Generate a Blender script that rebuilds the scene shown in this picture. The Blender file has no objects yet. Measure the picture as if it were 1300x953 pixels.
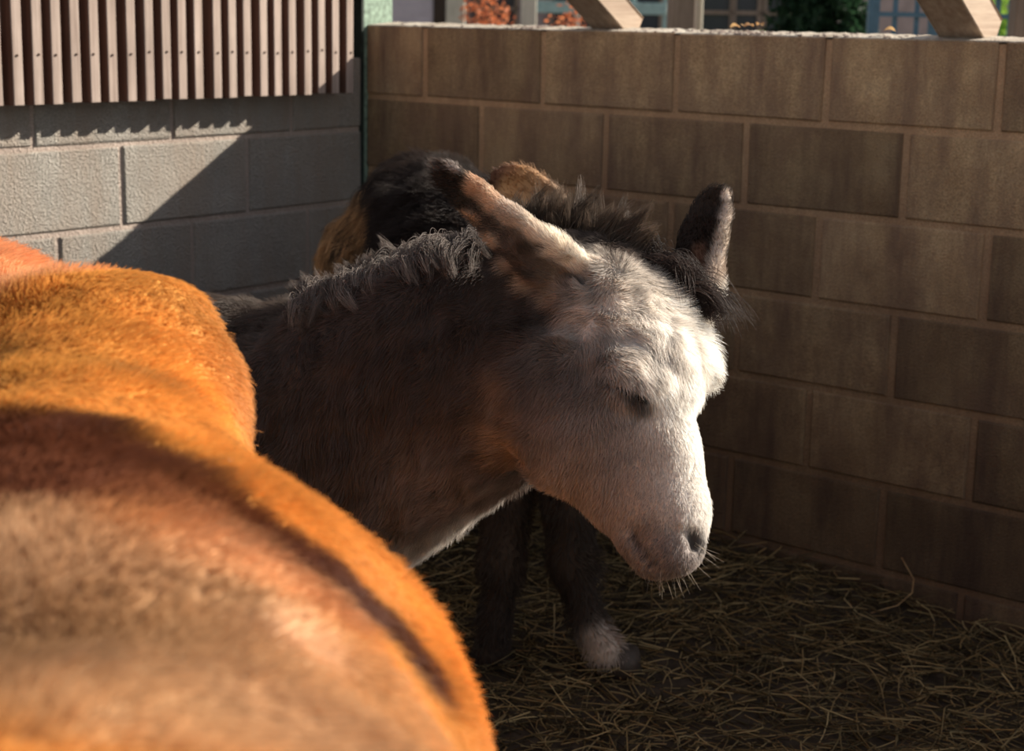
import bpy, bmesh, math, random
import numpy as np
from mathutils import Vector, Matrix

# ------------------------------------------------------------------ camera
F_PX = 2067.7
CAM = np.array([3.5637, -3.7045, 1.4958])
YAW, PITCH, ROLL = -0.675743, 0.198231, 0.018396
def _basis():
    d = np.array([math.sin(YAW)*math.cos(PITCH), math.cos(YAW)*math.cos(PITCH), -math.sin(PITCH)])
    rt = np.array([math.cos(YAW), -math.sin(YAW), 0.0]); up = np.cross(rt, d)
    return (math.cos(ROLL)*rt+math.sin(ROLL)*up, -math.sin(ROLL)*rt+math.cos(ROLL)*up, d)
RT, UP, DD = _basis()
def P(px, py, D):
    """world point that the photograph shows at a pixel, D metres in front of the camera"""
    return CAM + D*(DD + RT*(px-650)/F_PX + UP*(431.5-py)/F_PX)
scene = bpy.context.scene
col = scene.collection
cd = bpy.data.cameras.new('camera'); cam = bpy.data.objects.new('camera', cd); col.objects.link(cam)
cam.matrix_world = Matrix(((RT[0], UP[0], -DD[0], CAM[0]), (RT[1], UP[1], -DD[1], CAM[1]),
                           (RT[2], UP[2], -DD[2], CAM[2]), (0, 0, 0, 1)))
cd.sensor_fit = 'HORIZONTAL'; cd.sensor_width = 36.0; cd.lens = 36.0*F_PX/1300
cd.shift_y = -45.0/1300; cd.clip_start = .02; cd.clip_end = 300
cd.dof.use_dof = True; cd.dof.focus_distance = 2.45; cd.dof.aperture_fstop = 6.3
scene.camera = cam
# ------------------------------------------------------------------ sky, sun, exposure
SUN = Vector((.98, 1.67, 1.0)).normalized()
world = bpy.data.worlds.new('world'); scene.world = world; world.use_nodes = True
wn = world.node_tree; wn.nodes.clear()
wo = wn.nodes.new('ShaderNodeOutputWorld'); wb = wn.nodes.new('ShaderNodeBackground')
sky = wn.nodes.new('ShaderNodeTexSky'); sky.sky_type = 'NISHITA'; sky.sun_disc = False
sky.sun_elevation = math.asin(SUN.z); sky.sun_rotation = math.atan2(SUN.x, SUN.y)
wmix = wn.nodes.new('ShaderNodeMix'); wmix.data_type = 'RGBA'; wmix.inputs[0].default_value = .75
wmix.inputs[7].default_value = (1.0, .86, .74, 1)
wn.links.new(sky.outputs[0], wmix.inputs[6]); wn.links.new(wmix.outputs[2], wb.inputs[0])
wn.links.new(wb.outputs[0], wo.inputs[0]); wb.inputs[1].default_value = .37
sl = bpy.data.lights.new('sun', 'SUN'); sl.energy = 9.6; sl.angle = math.radians(.53); sl.color = (1.0, .91, .78)
so = bpy.data.objects.new('sun', sl); col.objects.link(so)
so.rotation_euler = SUN.to_track_quat('Z', 'Y').to_euler(); so.location = (6, 8, 6)
scene.view_settings.view_transform = 'Standard'; scene.view_settings.look = 'None'
scene.view_settings.gamma = 1; scene.view_settings.use_curve_mapping = False
scene.view_settings.exposure = 0.12

# ------------------------------------------------------------------ helpers
rng = np.random.default_rng(5); random.seed(5)
def link(o, parent=None):
    col.objects.link(o)
    if parent is not None: o.parent = parent
    return o
def tag(o, label=None, cat=None, group=None, kind=None):
    if label: o['label'] = label
    if cat: o['category'] = cat
    if group: o['group'] = group
    if kind: o['kind'] = kind
    return o
def empty(name, loc=(0, 0, 0)):
    o = bpy.data.objects.new(name, None); o.location = loc; o.empty_display_size = .1
    return link(o)
def mesh_obj(name, v, f, mat, parent=None, smooth=False):
    me = bpy.data.meshes.new(name); me.from_pydata([tuple(map(float, p)) for p in v], [], f); me.materials.append(mat)
    if smooth: me.polygons.foreach_set('use_smooth', [True]*len(me.polygons))
    me.update(); o = bpy.data.objects.new(name, me); return link(o, parent)
def bm_obj(name, bm, mat, parent=None, smooth=False):
    me = bpy.data.meshes.new(name); bm.normal_update(); bm.to_mesh(me); bm.free(); me.materials.append(mat)
    if smooth: me.polygons.foreach_set('use_smooth', [True]*len(me.polygons))
    o = bpy.data.objects.new(name, me); return link(o, parent)
def local(o, parent):
    """parent keeping world coordinates: parents sit at their base"""
    o.parent = parent; o.matrix_parent_inverse = Matrix.Translation(-Vector(parent.location)); return o
def bx(bm, x0, x1, y0, y1, z0, z1, bev=0):
    r = bmesh.ops.create_cube(bm, size=1)
    for v in r['verts']:
        v.co = Vector(((x0+x1)/2+v.co.x*(x1-x0), (y0+y1)/2+v.co.y*(y1-y0), (z0+z1)/2+v.co.z*(z1-z0)))
    if bev:
        es = list({e for v in r['verts'] for e in v.link_edges})
        bmesh.ops.bevel(bm, geom=es, offset=bev, segments=1, affect='EDGES')
def obx(bm, c, ax, ay, az, sx, sy, sz, bev=0):
    """box with given centre, axes and sizes"""
    r = bmesh.ops.create_cube(bm, size=1)
    ax, ay, az, c = (Vector(tuple(map(float, t))) for t in (ax, ay, az, c))
    for v in r['verts']: v.co = c + ax*v.co.x*sx + ay*v.co.y*sy + az*v.co.z*sz
    if bev:
        es = list({e for v in r['verts'] for e in v.link_edges})
        bmesh.ops.bevel(bm, geom=es, offset=bev, segments=1, affect='EDGES')

# ------------------------------------------------------------------ materials
def mat(name, rough=.9):
    m = bpy.data.materials.new(name); m.use_nodes = True; nt = m.node_tree
    b = nt.nodes['Principled BSDF']; b.inputs['Roughness'].default_value = rough
    b.inputs['Specular IOR Level'].default_value = .25
    return m, nt, b
def nd(nt, t, **kw):
    n = nt.nodes.new(t)
    for k, v in kw.items(): setattr(n, k, v)
    return n
def ramp(nt, fac, stops):
    r = nd(nt, 'ShaderNodeValToRGB'); e = r.color_ramp.elements
    while len(e) < len(stops): e.new(.5)
    for i, (p, c) in enumerate(stops): e[i].position = p; e[i].color = (*c, 1) if len(c) == 3 else c
    nt.links.new(fac, r.inputs[0]); return r.outputs[0]
def noise(nt, vec, scale, detail=4, rough=.6):
    n = nd(nt, 'ShaderNodeTexNoise'); n.inputs['Scale'].default_value = scale
    n.inputs['Detail'].default_value = detail; n.inputs['Roughness'].default_value = rough
    nt.links.new(vec, n.inputs['Vector']); return n.outputs['Fac']
def mixc(nt, fac, a, b, mode='MIX'):
    m = nd(nt, 'ShaderNodeMix', data_type='RGBA', blend_type=mode)
    for i, s in ((0, fac), (6, a), (7, b)):
        if hasattr(s, 'is_linked') or isinstance(s, bpy.types.NodeSocket): nt.links.new(s, m.inputs[i])
        else: m.inputs[i].default_value = s if i == 0 else (*s, 1)
    return m.outputs[2]
def geo(nt, stretch=(1, 1, 1)):
    g = nd(nt, 'ShaderNodeNewGeometry'); mp = nd(nt, 'ShaderNodeMapping')
    mp.inputs['Scale'].default_value = stretch
    nt.links.new(g.outputs['Position'], mp.inputs[0]); return mp.outputs[0]
def bump(nt, b, h, strength, dist):
    n = nd(nt, 'ShaderNodeBump'); n.inputs['Strength'].default_value = strength; n.inputs['Distance'].default_value = dist
    nt.links.new(h, n.inputs['Height']); nt.links.new(n.outputs[0], b.inputs['Normal'])

def block_mat(name, stops, stain, pit=.004, var=.35, pitscale=170, dirt_shade=False):
    m, nt, b = mat(name); g = geo(nt)
    base = ramp(nt, noise(nt, g, 7, 6), stops)
    fine = ramp(nt, noise(nt, g, 330, 3), [(.34, (.42,)*3), (.62, (1.2,)*3)])
    c = mixc(nt, .8, base, fine, 'MULTIPLY')
    gv = geo(nt, (9, 9, 1.6))
    st = ramp(nt, noise(nt, gv, 1.0, 5, .7), [(.42, (0,)*3), (.66, (1,)*3)])
    c = mixc(nt, st, c, stain)
    oi = nd(nt, 'ShaderNodeObjectInfo')
    ov = ramp(nt, oi.outputs['Random'], [(0, (1-var,)*3), (1, (1.0+var*.3,)*3)])
    c = mixc(nt, 1.0, c, ov, 'MULTIPLY')
    if dirt_shade:
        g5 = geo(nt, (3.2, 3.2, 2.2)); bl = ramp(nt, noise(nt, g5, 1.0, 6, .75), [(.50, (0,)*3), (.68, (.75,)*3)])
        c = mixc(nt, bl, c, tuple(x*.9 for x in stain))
    if dirt_shade:   # dirt low down, plus light falloff painted in: darker below, paler above
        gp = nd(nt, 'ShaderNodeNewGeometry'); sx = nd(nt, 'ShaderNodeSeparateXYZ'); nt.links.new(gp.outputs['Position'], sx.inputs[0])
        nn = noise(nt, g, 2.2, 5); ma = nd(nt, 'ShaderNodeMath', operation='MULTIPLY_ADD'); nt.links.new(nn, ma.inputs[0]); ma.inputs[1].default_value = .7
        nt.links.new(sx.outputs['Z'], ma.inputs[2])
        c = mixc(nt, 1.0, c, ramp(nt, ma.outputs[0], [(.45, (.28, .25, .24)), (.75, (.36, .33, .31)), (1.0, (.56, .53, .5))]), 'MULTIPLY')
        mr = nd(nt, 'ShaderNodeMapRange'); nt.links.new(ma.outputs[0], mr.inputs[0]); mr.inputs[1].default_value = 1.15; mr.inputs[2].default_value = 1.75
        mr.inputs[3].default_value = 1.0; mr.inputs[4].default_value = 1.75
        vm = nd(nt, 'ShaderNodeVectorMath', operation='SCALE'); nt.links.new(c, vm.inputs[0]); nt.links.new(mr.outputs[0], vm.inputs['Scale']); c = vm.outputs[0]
    nt.links.new(c, b.inputs['Base Color'])
    vo = nd(nt, 'ShaderNodeTexVoronoi'); vo.inputs['Scale'].default_value = pitscale; nt.links.new(g, vo.inputs['Vector'])
    n2 = noise(nt, g, pitscale*.8, 4, .7)
    ad = nd(nt, 'ShaderNodeMath', operation='ADD'); nt.links.new(vo.outputs['Distance'], ad.inputs[0]); nt.links.new(n2, ad.inputs[1])
    bump(nt, b, ad.outputs[0], .85, pit); return m
M_BR = block_mat('brown_stained_block', [(.3, (.42, .28, .165)), (.5, (.56, .395, .235)), (.7, (.66, .49, .30))], (.26, .17, .12), .0022, .42, 230, dirt_shade=True)
M_MR = block_mat('brown_mortar', [(.3, (.52, .345, .21)), (.7, (.67, .465, .29))], (.42, .27, .17), .002, 0, 200, dirt_shade=True)
M_BL = block_mat('grey_block', [(.3, (.31, .285, .25)), (.7, (.41, .38, .335))], (.31, .26, .215), .0065, .08, 190)
M_ML = block_mat('pinkish_mortar', [(.3, (.40, .32, .27)), (.7, (.50, .41, .35))], (.32, .26, .22), .003, 0, 160)

M_CAP = block_mat('pale_top_mortar', [(.3, (.50, .44, .36)), (.7, (.66, .60, .5))], (.3, .24, .18), .003, 0, 160)

def wood_mat(name, c1, c2, axis=2, rough=.85):
    m, nt, b = mat(name, rough); s = [70, 70, 70]; s[axis] = 3
    g = geo(nt, tuple(s)); n = noise(nt, g, 1.0, 5, .65)
    c = ramp(nt, n, [(.3, c1), (.7, c2)]); g2 = geo(nt); n2 = noise(nt, g2, 5, 3)
    c = mixc(nt, .6, c, ramp(nt, n2, [(.3, (.7,)*3), (.7, (1.1,)*3)]), 'MULTIPLY')
    nt.links.new(c, b.inputs['Base Color']); bump(nt, b, n, .5, .002); return m
M_SLAT = wood_mat('weathered_slat_wood', (.24, .18, .15), (.46, .37, .32))
M_RAIL = wood_mat('brown_rail_wood', (.14, .07, .045), (.22, .12, .08), 1)
M_SIDE = wood_mat('reddish_slat_edge_wood', (.11, .06, .042), (.18, .10, .075))
M_RAFT = wood_mat('raw_rafter_wood', (.32, .23, .17), (.50, .40, .31), 1)
M_DARKW = wood_mat('dark_board_wood', (.025, .017, .013), (.05, .035, .025))
M_POSTW = wood_mat('post_wood', (.16, .12, .09), (.26, .20, .16))
M_PALEP = wood_mat('pale_post_wood', (.42, .40, .33), (.55, .52, .44))

def flat_mat(name, c, rough=.7, var=.25, scale=20, metal=0):
    m, nt, b = mat(name, rough); g = geo(nt); n = noise(nt, g, scale, 4)
    lo = tuple(x*(1-var) for x in c); hi = tuple(min(1, x*(1+var)) for x in c)
    nt.links.new(ramp(nt, n, [(.3, lo), (.7, hi)]), b.inputs['Base Color']); b.inputs['Metallic'].default_value = metal
    bump(nt, b, n, .2, .002); return m
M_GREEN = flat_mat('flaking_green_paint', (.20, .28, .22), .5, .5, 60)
M_SHGREEN = flat_mat('shaded_green_paint', (.018, .028, .023), .6, .4, 40)  # post's green again, the shade on its front face put into the colour
M_IRON = flat_mat('rusty_iron', (.04, .02, .012), .8)
M_DIRT = flat_mat('dark_bedding_soil', (.05, .035, .022), .95, .5, 30)
M_GROUND = flat_mat('yard_ground', (.18, .15, .11), .95)
M_LILAC = flat_mat('pale_lilac_paint', (.42, .38, .42), .6, .1, 8)
M_BLACKG = flat_mat('dark_window_glass', (.03, .035, .045), .15, .1, 8)
M_MAUVE = flat_mat('mauve_grey_render', (.30, .24, .23), .8, .15, 6)
M_BLUE = flat_mat('blue_trellis_paint', (.07, .14, .20), .6, .15, 30)
M_TEAL = flat_mat('teal_rail_paint', (.25, .36, .36), .6, .15, 30)
M_YEL = flat_mat('yellow_green_plastic', (.55, .6, .12), .5, .1, 30)
M_BARK = flat_mat('bark', (.09, .06, .045), .9, .3, 50)
def leaf_mat(name, c1, c2):
    m, nt, b = mat(name, .6); g = geo(nt); c = ramp(nt, noise(nt, g, 25, 3), [(.35, c1), (.65, c2)])
    nt.links.new(c, b.inputs['Base Color'])
    tr = nd(nt, 'ShaderNodeBsdfTranslucent'); nt.links.new(c, tr.inputs[0])
    mx = nd(nt, 'ShaderNodeMixShader'); mx.inputs[0].default_value = .45
    nt.links.new(b.outputs[0], mx.inputs[1]); nt.links.new(tr.outputs[0], mx.inputs[2])
    nt.links.new(mx.outputs[0], nt.nodes['Material Output'].inputs[0]); return m
M_ORLEAF = leaf_mat('orange_beech_leaf', (.36, .10, .04), (.66, .25, .11))
M_GRLEAF = leaf_mat('bright_green_leaf', (.16, .32, .04), (.38, .55, .10))
M_CONIF = leaf_mat('dark_conifer_leaf', (.010, .030, .014), (.025, .060, .028))
M_DRY = leaf_mat('dry_leaf', (.3, .16, .07), (.5, .33, .16))

def attr_mat(name, attr='tint', hair=False, transl=.35, rough=.8, mul=1.0):
    m = bpy.data.materials.new(name); m.use_nodes = True; nt = m.node_tree; b = nt.nodes['Principled BSDF']
    a = nd(nt, 'ShaderNodeAttribute', attribute_name=attr); a.attribute_type = 'GEOMETRY'
    nt.links.new(a.outputs['Color'], b.inputs['Base Color']); b.inputs['Roughness'].default_value = rough
    b.inputs['Specular IOR Level'].default_value = .15 if not hair else .35
    if hair:
        b.inputs['Roughness'].default_value = .55
        tr = nd(nt, 'ShaderNodeBsdfTranslucent'); nt.links.new(a.outputs['Color'], tr.inputs[0])
        mx = nd(nt, 'ShaderNodeMixShader'); mx.inputs[0].default_value = transl
        nt.links.new(b.outputs[0], mx.inputs[1]); nt.links.new(tr.outputs[0], mx.inputs[2])
        nt.links.new(mx.outputs[0], nt.nodes['Material Output'].inputs[0])
    return m
M_SKIN = attr_mat('animal_coat_skin'); M_HAIR = attr_mat('animal_hair', hair=True)
M_STRAW = attr_mat('straw', rough=.6)
M_EYE = flat_mat('dark_eye', (.008, .006, .005), .12, .1, 5)
M_HOOF = flat_mat('hoof_horn', (.06, .045, .035), .6, .3, 60)

# ------------------------------------------------------------------ setting: walls
ZT = 1.45; CH = .225
def block(name, parent, o, u, v, n, u0, u1, z0, z1, depth, m, proud):
    """one concrete block: face towards n, irregular arris"""
    j = lambda s: random.uniform(-s, s)
    p = proud + j(.0012); bv = .004; vs = []
    for (d, inset) in ((-depth, 0), (p-bv, 0), (p, bv)):
        for (a, b) in ((u0, z0), (u1, z0), (u1, z1), (u0, z1)):
            ia = inset if a == u0 else -inset; ib = inset if b == z0 else -inset
            s = .0016 if d > -depth else 0
            w = o + u*(a+ia+j(s)) + Vector((0, 0, 1))*(b+ib+j(s)) + n*(d+(j(.0008) if inset else 0))
            vs.append(w)
    f = []
    for r in (0, 4):
        for k in range(4): f.append((r+k, r+(k+1) % 4, r+4+(k+1) % 4, r+4+k))
    f.append((8, 9, 10, 11)); f.append((3, 2, 1, 0))
    if u.cross(Vector((0, 0, 1))).dot(n) < 0: f = [tuple(reversed(t)) for t in f]
    return mesh_obj(name, vs, f, m, parent)
def wall(name, o, u, n, length, courses, offs, mb, mm, gap, proud, depth, zbase, start=0.0):
    bm = bmesh.new(); c = o + u*(length+start)/2 - n*(depth/2+.001); zt = courses[0][1]
    obx(bm, (c.x, c.y, (zt+zbase)/2-.002), u, n, (0, 0, 1), length-start, depth-.006, zt-zbase-.006)
    w = bm_obj(name, bm, mm); tag(w, kind='structure')
    for i, (z0, z1) in enumerate(courses):
        off = offs[i % len(offs)]; e = [start]; x = off
        while x <= start + .03: x += .45
        while x < length-.02: e.append(x); x += .45
        e.append(length)
        for a, b in zip(e[:-1], e[1:]):
            block('block', w, o, u, None, n, a+(gap/2 if a > start else 0), b-(gap/2 if b < length else 0), z0, z1, depth, mb, proud)
    return w
def courses(top, n, gap, h=CH):
    return [(max(-.02, top-h*(i+1)+(gap if True else 0)), top-h*i) for i in range(n)]
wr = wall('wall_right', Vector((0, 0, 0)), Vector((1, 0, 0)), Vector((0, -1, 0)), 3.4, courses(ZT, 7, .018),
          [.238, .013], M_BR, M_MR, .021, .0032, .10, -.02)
cl = [(1.140, 1.350), (.915, 1.125), (.690, .900), (.465, .675), (.240, .450), (.015, .225)]
wl = wall('wall_left', Vector((0, 0, 0)), Vector((0, -1, 0)), Vector((1, 0, 0)), 3.6, cl,
          [.324, .05, .26, .05, .27, .05], M_BL, M_ML, .014, .0022, .10, -.02, start=.03)
bm = bmesh.new(); r_ = random.Random(4); prev = None
for i in range(171):
    x = i*.02; hgt = .0105+r_.uniform(-.002, .002); e = r_.uniform(-.002, .0015)
    ring = [bm.verts.new((x, -.001+e, ZT-.001)), bm.verts.new((x, .004+e, ZT+.0015+r_.uniform(0, .001))), bm.verts.new((x, .099, ZT+hgt)), bm.verts.new((x, .099, ZT-.001))]
    if prev:
        for k in range(3): bm.faces.new((prev[k], prev[k+1], ring[k+1], ring[k]))
    prev = ring
bm_obj('mortar_cap', bm, M_CAP, wr)
# crumbs and dead leaves along the top of the right wall
bm = bmesh.new()
for i in range(520):
    x = random.choice([random.uniform(0.02, 3.3), random.gauss(1.32, .06), random.gauss(.62, .02), random.uniform(.9, 1.8)])
    if not 0.02 < x < 3.3: continue
    s = random.uniform(.0015, .0055); y = random.uniform(.0, .09)
    r = bmesh.ops.create_icosphere(bm, subdivisions=1, radius=s)
    for v in r['verts']: v.co = Vector((v.co.x*random.uniform(.8, 1.8)+x, v.co.y+y, v.co.z*.7+ZT+s*.4+.08*max(0, y)))
cr = bm_obj('crumbs', bm, M_ML, wr); tag(cr, kind='stuff')
def dry_leaf(c, s, ang):
    bm = bmesh.new(); pts = []
    for k in range(7):
        t = k/6; w = math.sin(math.pi*t)**.7*s*.32
        for sg in (-1, 0, 1): pts.append(bm.verts.new((t*s-s/2, sg*w, .35*s*math.sin(3*t)*.5+abs(sg)*w*.5)))
    for k in range(6):
        for j in (0, 1):
            a = k*3+j; bm.faces.new((pts[a], pts[a+3], pts[a+4], pts[a+1]))
    bmesh.ops.rotate(bm, verts=bm.verts, cent=(0, 0, 0), matrix=Matrix.Rotation(ang, 3, 'Z') @ Matrix.Rotation(random.uniform(-.4, .4), 3, 'X'))
    bmesh.ops.translate(bm, verts=bm.verts, vec=c)
    return bm_obj('dead_leaf', bm, M_DRY)
for k, x in enumerate((1.30, 1.335, 1.36, 1.72, 1.30)):
    lf = dry_leaf((x, .025+.012*k, ZT+.017+.003*(k % 3)), .032, k*1.3)
    tag(lf, 'small curled dead leaf, one of a cluster on the brown wall top' if k != 3 else 'lone dead leaf on the wall top before the dark conifer', 'leaf', 'dead leaves on the wall top' if k != 3 else None)

# ------------------------------------------------------------------ setting: floor, ground
gx = np.linspace(0, 5.2, 105); gy = np.linspace(-5.0, 0, 101)
def fnoise(x, y, s, seed):
    r = np.random.default_rng(seed); o = 0
    for _ in range(7):
        a = r.uniform(0, 6.28); k = s*r.uniform(.5, 1.8); o = o+np.sin(x*k*math.cos(a)+y*k*math.sin(a)+r.uniform(0, 6.28))
    return o/7
def hfloor(x, y):
    st = lambda t: np.clip(t, 0, 1)**2*(3-2*np.clip(t, 0, 1))
    return .02 + .055*st((1.95-x)/.5)*st((y+1.6)/.9) + .02*fnoise(x, y, 6, 1) + .012*fnoise(x, y, 19, 2)
X, Y = np.meshgrid(gx, gy, indexing='ij'); Z = hfloor(X, Y)
v = np.stack([X, Y, Z], -1).reshape(-1, 3); ny = len(gy)
f = [(i*ny+j, (i+1)*ny+j, (i+1)*ny+j+1, i*ny+j+1) for i in range(len(gx)-1) for j in range(ny-1)]
fl = mesh_obj('floor', v, f, M_DIRT, None, True); tag(fl, kind='structure')
gd = mesh_obj('ground', [(-14, -14, -.05), (30, -14, -.05), (30, 40, -.05), (-14, 40, -.05)], [(0, 1, 2, 3)], M_GROUND); tag(gd, kind='structure')

def straw_mesh(name, parent, n, xr, yr, lmin, lmax, lift, seed):
    r = np.random.default_rng(seed)
    x = r.uniform(*xr, n); y = r.uniform(*yr, n); a = r.uniform(0, 6.283, n); L = r.uniform(lmin, lmax, n)*r.uniform(.5, 1, n)
    tilt = r.normal(0, .22, n); w = r.uniform(.0009, .0022, n); sag = r.normal(0, .12, n)*L
    V = np.zeros((n, 4, 3, 3)); z0 = hfloor(x, y)+r.uniform(.0, lift, n)
    for s in range(4):
        t = s/3-.5; bend = sag*(1-4*t*t)
        cx = x+np.cos(a)*L*t-np.sin(a)*bend; cy = y+np.sin(a)*L*t+np.cos(a)*bend
        cy = np.minimum(cy, -.006-w); cx = np.maximum(cx, .012)
        cz = np.maximum(z0+np.sin(tilt)*L*t, hfloor(cx, cy)+.001) + .25*bend*np.sign(bend)
        for k in range(3):
            an = a+1.5708; th = k*2.094
            V[:, s, k, 0] = cx+np.cos(an)*w*math.cos(th); V[:, s, k, 1] = cy+np.sin(an)*w*math.cos(th); V[:, s, k, 2] = cz+w*math.sin(th)
    base = (np.arange(n)*12)[:, None, None]
    q = [(s*3+k, s*3+(k+1) % 3, s*3+3+(k+1) % 3, s*3+3+k) for s in range(3) for k in range(3)]
    F = (base+np.array(q)[None]).reshape(-1, 4)
    me = bpy.data.meshes.new(name); me.vertices.add(n*12); me.vertices.foreach_set('co', V.reshape(-1))
    me.loops.add(F.size); me.loops.foreach_set('vertex_index', F.reshape(-1).astype(np.int32))
    me.polygons.add(len(F)); me.polygons.foreach_set('loop_start', np.arange(0, F.size, 4, dtype=np.int32))
    me.update(calc_edges=True)
    b = .72*r.uniform(.3, 1.2, n)**1.9; g = r.uniform(0, 1, n)[:, None]
    c = (np.array([.30, .19, .075])*(1-g)+np.array([.42, .31, .15])*g)*b[:, None]
    C = np.concatenate([c, np.ones((n, 1))], 1).repeat(12, 0).astype(np.float32)
    at = me.color_attributes.new('tint', 'FLOAT_COLOR', 'POINT'); at.data.foreach_set('color', C.reshape(-1))
    me.materials.append(M_STRAW); o = bpy.data.objects.new(name, me); link(o, parent); return o
s1 = straw_mesh('straw_bedding', None, 15000, (.2, 3.2), (-2.3, -.01), .05, .22, .035, 11)
tag(s1, 'dark trampled straw bedding scattered over the pen floor', 'straw', kind='stuff')
# one bent stalk leaning on the wall foot
bm = bmesh.new(); pts = [P(1150, 705, 4.14), P(1160, 735, 4.10), P(1158, 752, 4.08), P(1140, 768, 4.06), P(1105, 778, 4.05)]
for a, b in zip(pts[:-1], pts[1:]):
    a, b = Vector(a), Vector(b); a.y = min(a.y, -.01); b.y = min(b.y, -.01)
    dz = (b-a).normalized(); sx = dz.orthogonal().normalized(); obx(bm, (a+b)/2, sx, dz.cross(sx), dz, .003, .003, (b-a).length*1.03)
ss = bm_obj('straw_stalk', bm, M_DRY); tag(ss, 'single long bent straw stalk leaning against the foot of the brown wall', 'straw')

# ------------------------------------------------------------------ slatted panel over the left wall
sp = empty('slatted_panel', (0, -1.0, 1.255)); tag(sp, 'weathered wooden panel of narrow upright slats above the grey block wall', 'panel')
for (z0, z1) in ((1.352, 1.42), (2.15, 2.22)):
    bm = bmesh.new(); bx(bm, -.005, .047, -2.4, -.152, z0, z1, .003); local(bm_obj('rail', bm, M_RAIL), sp)
smesh = []
for k in range(5):
    bm = bmesh.new(); dz = random.uniform(-.004, .004); bx(bm, .047, .092, -.0295, 0, 1.250+dz, 2.3, .0018)
    me = bpy.data.meshes.new('slat'); bm.to_mesh(me); bm.free(); me.materials.append(M_SLAT); me.materials.append(M_SIDE)
    for pl in me.polygons: pl.material_index = 0 if pl.normal.x > .5 else 1
    smesh.append(me)
bm = bmesh.new(); bmesh.ops.create_cone(bm, cap_ends=True, segments=8, radius1=.0035, radius2=.003, depth=.004,
    matrix=Matrix.Translation((.0925, -.015, 1.375)) @ Matrix.Rotation(math.pi/2, 4, 'Y'))
nme = bpy.data.meshes.new('nail'); bm.to_mesh(nme); bm.free(); nme.materials.append(M_IRON)
for k in range(-18, 21):
    s = bpy.data.objects.new('slat', smesh[k % 5]); link(s); local(s, sp)
    s.location = (random.uniform(-.0015, .0015), -1.3099+.0577*k+random.uniform(-.0025, .0025), 0)
    s.rotation_euler = (random.uniform(-.002, .002), 0, 0)
    nl = bpy.data.objects.new('nail', nme); link(nl, s); nl.location = (0, random.uniform(-.004, .004), random.uniform(-.005, .004))
# corner post, steel, flaking green paint
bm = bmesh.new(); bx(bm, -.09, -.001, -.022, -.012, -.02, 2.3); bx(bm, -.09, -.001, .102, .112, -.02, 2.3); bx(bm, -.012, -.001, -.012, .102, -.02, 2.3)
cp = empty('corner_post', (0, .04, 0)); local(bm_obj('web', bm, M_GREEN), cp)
bm = bmesh.new(); bx(bm, -.05, .008, -.034, -.0225, -.02, 2.3, .001); local(bm_obj('front_flange', bm, M_SHGREEN), cp)
tag(cp, 'green painted steel post standing in the corner between the walls', 'post')

# rafters that sit on the right wall and rise over the pen
def rafter(x, w, d, slope, label):
    e = Vector((0, -1, slope)).normalized(); nrm = Vector((0, slope, 1)).normalized(); L = 1.7
    bm = bmesh.new(); base = Vector((x, .05, ZT+.012))
    c = base + e*(L/2-.07) + nrm*(d/2); obx(bm, c, (1, 0, 0), e, nrm, w, L, d, .003)
    # level seat cut at the foot
    bmesh.ops.bisect_plane(bm, geom=bm.verts[:]+bm.edges[:]+bm.faces[:], plane_co=(0, 0, ZT+.0055), plane_no=(0, 0, 1), clear_inner=True)
    bmesh.ops.holes_fill(bm, edges=[ed for ed in bm.edges if ed.is_boundary])
    r = bm_obj('rafter', bm, M_RAFT); return tag(r, label, 'beam', 'sloping rafters on the right wall')
rafter(.87, .105, .075, .62, 'sloping timber rafter footed on the brown wall above the grey donkey')
rafter(1.91, .11, .09, .62, 'broad sloping timber rafter footed on the brown wall near its right end')

# ------------------------------------------------------------------ beyond the wall
def gpt(px, D): p = P(px, 30, D); return Vector((p[0], p[1], 0))
RH = Vector((RT[0], RT[1], 0)).normalized(); DH = Vector((DD[0], DD[1], 0)).normalized(); ZV = Vector((0, 0, 1))
def panel_box(bm, px0, px1, D, z0, z1, th, bev=0, dd=0):
    a, b = gpt(px0, D), gpt(px1, D); w = (b-a).length; c = (a+b)/2 + DH*(dd+th/2)
    obx(bm, c+ZV*(z0+z1)/2, (b-a).normalized(), DH, ZV, w, th, z1-z0, bev)
def post(px0, px1, D, h, m, label, name='timber_post', cat='post'):
    bm = bmesh.new(); panel_box(bm, px0, px1, D, -.05, h, .1, .006)
    top = max(v.co.z for v in bm.verts)
    for vv in bm.verts:
        if vv.co.z > top-.004: vv.co.z += .01
    o = bm_obj(name, bm, m); return tag(o, label, cat)
# clapboard shed
sh = empty('clapboard_shed', tuple(gpt(500, 17))); tag(sh, 'pale lilac clapboard shed beyond the corner of the pen', 'shed')
bm = bmesh.new(); panel_box(bm, 360, 552, 17, -.05, 2.4, .8, 0, .03); local(bm_obj('shed_wall', bm, M_MAUVE), sh)
z = 0
while z < 2.35:
    bm = bmesh.new(); a, b = gpt(360, 17), gpt(552, 17)
    obx(bm, (a+b)/2+ZV*(z+.04)+DH*.0, (b-a).normalized(), (DH+ZV*.15).normalized(), (ZV-DH*.15).normalized(), (b-a).length, .018, .078)
    local(bm_obj('clapboard', bm, M_LILAC), sh); z += .074
bm = bmesh.new(); panel_box(bm, 550, 566, 17, -.05, 2.4, .85, .01, -.04); local(bm_obj('corner_board', bm, M_DARKW), sh)
bm = bmesh.new(); a, b = gpt(350, 16.9), gpt(575, 16.9)
obx(bm, (a+b)/2+ZV*2.45+DH*.45, RH, (DH+ZV*.2).normalized(), (ZV-DH*.2).normalized(), (b-a).length+.2, 1.3, .05, .01); local(bm_obj('roof', bm, M_DARKW), sh)
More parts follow.
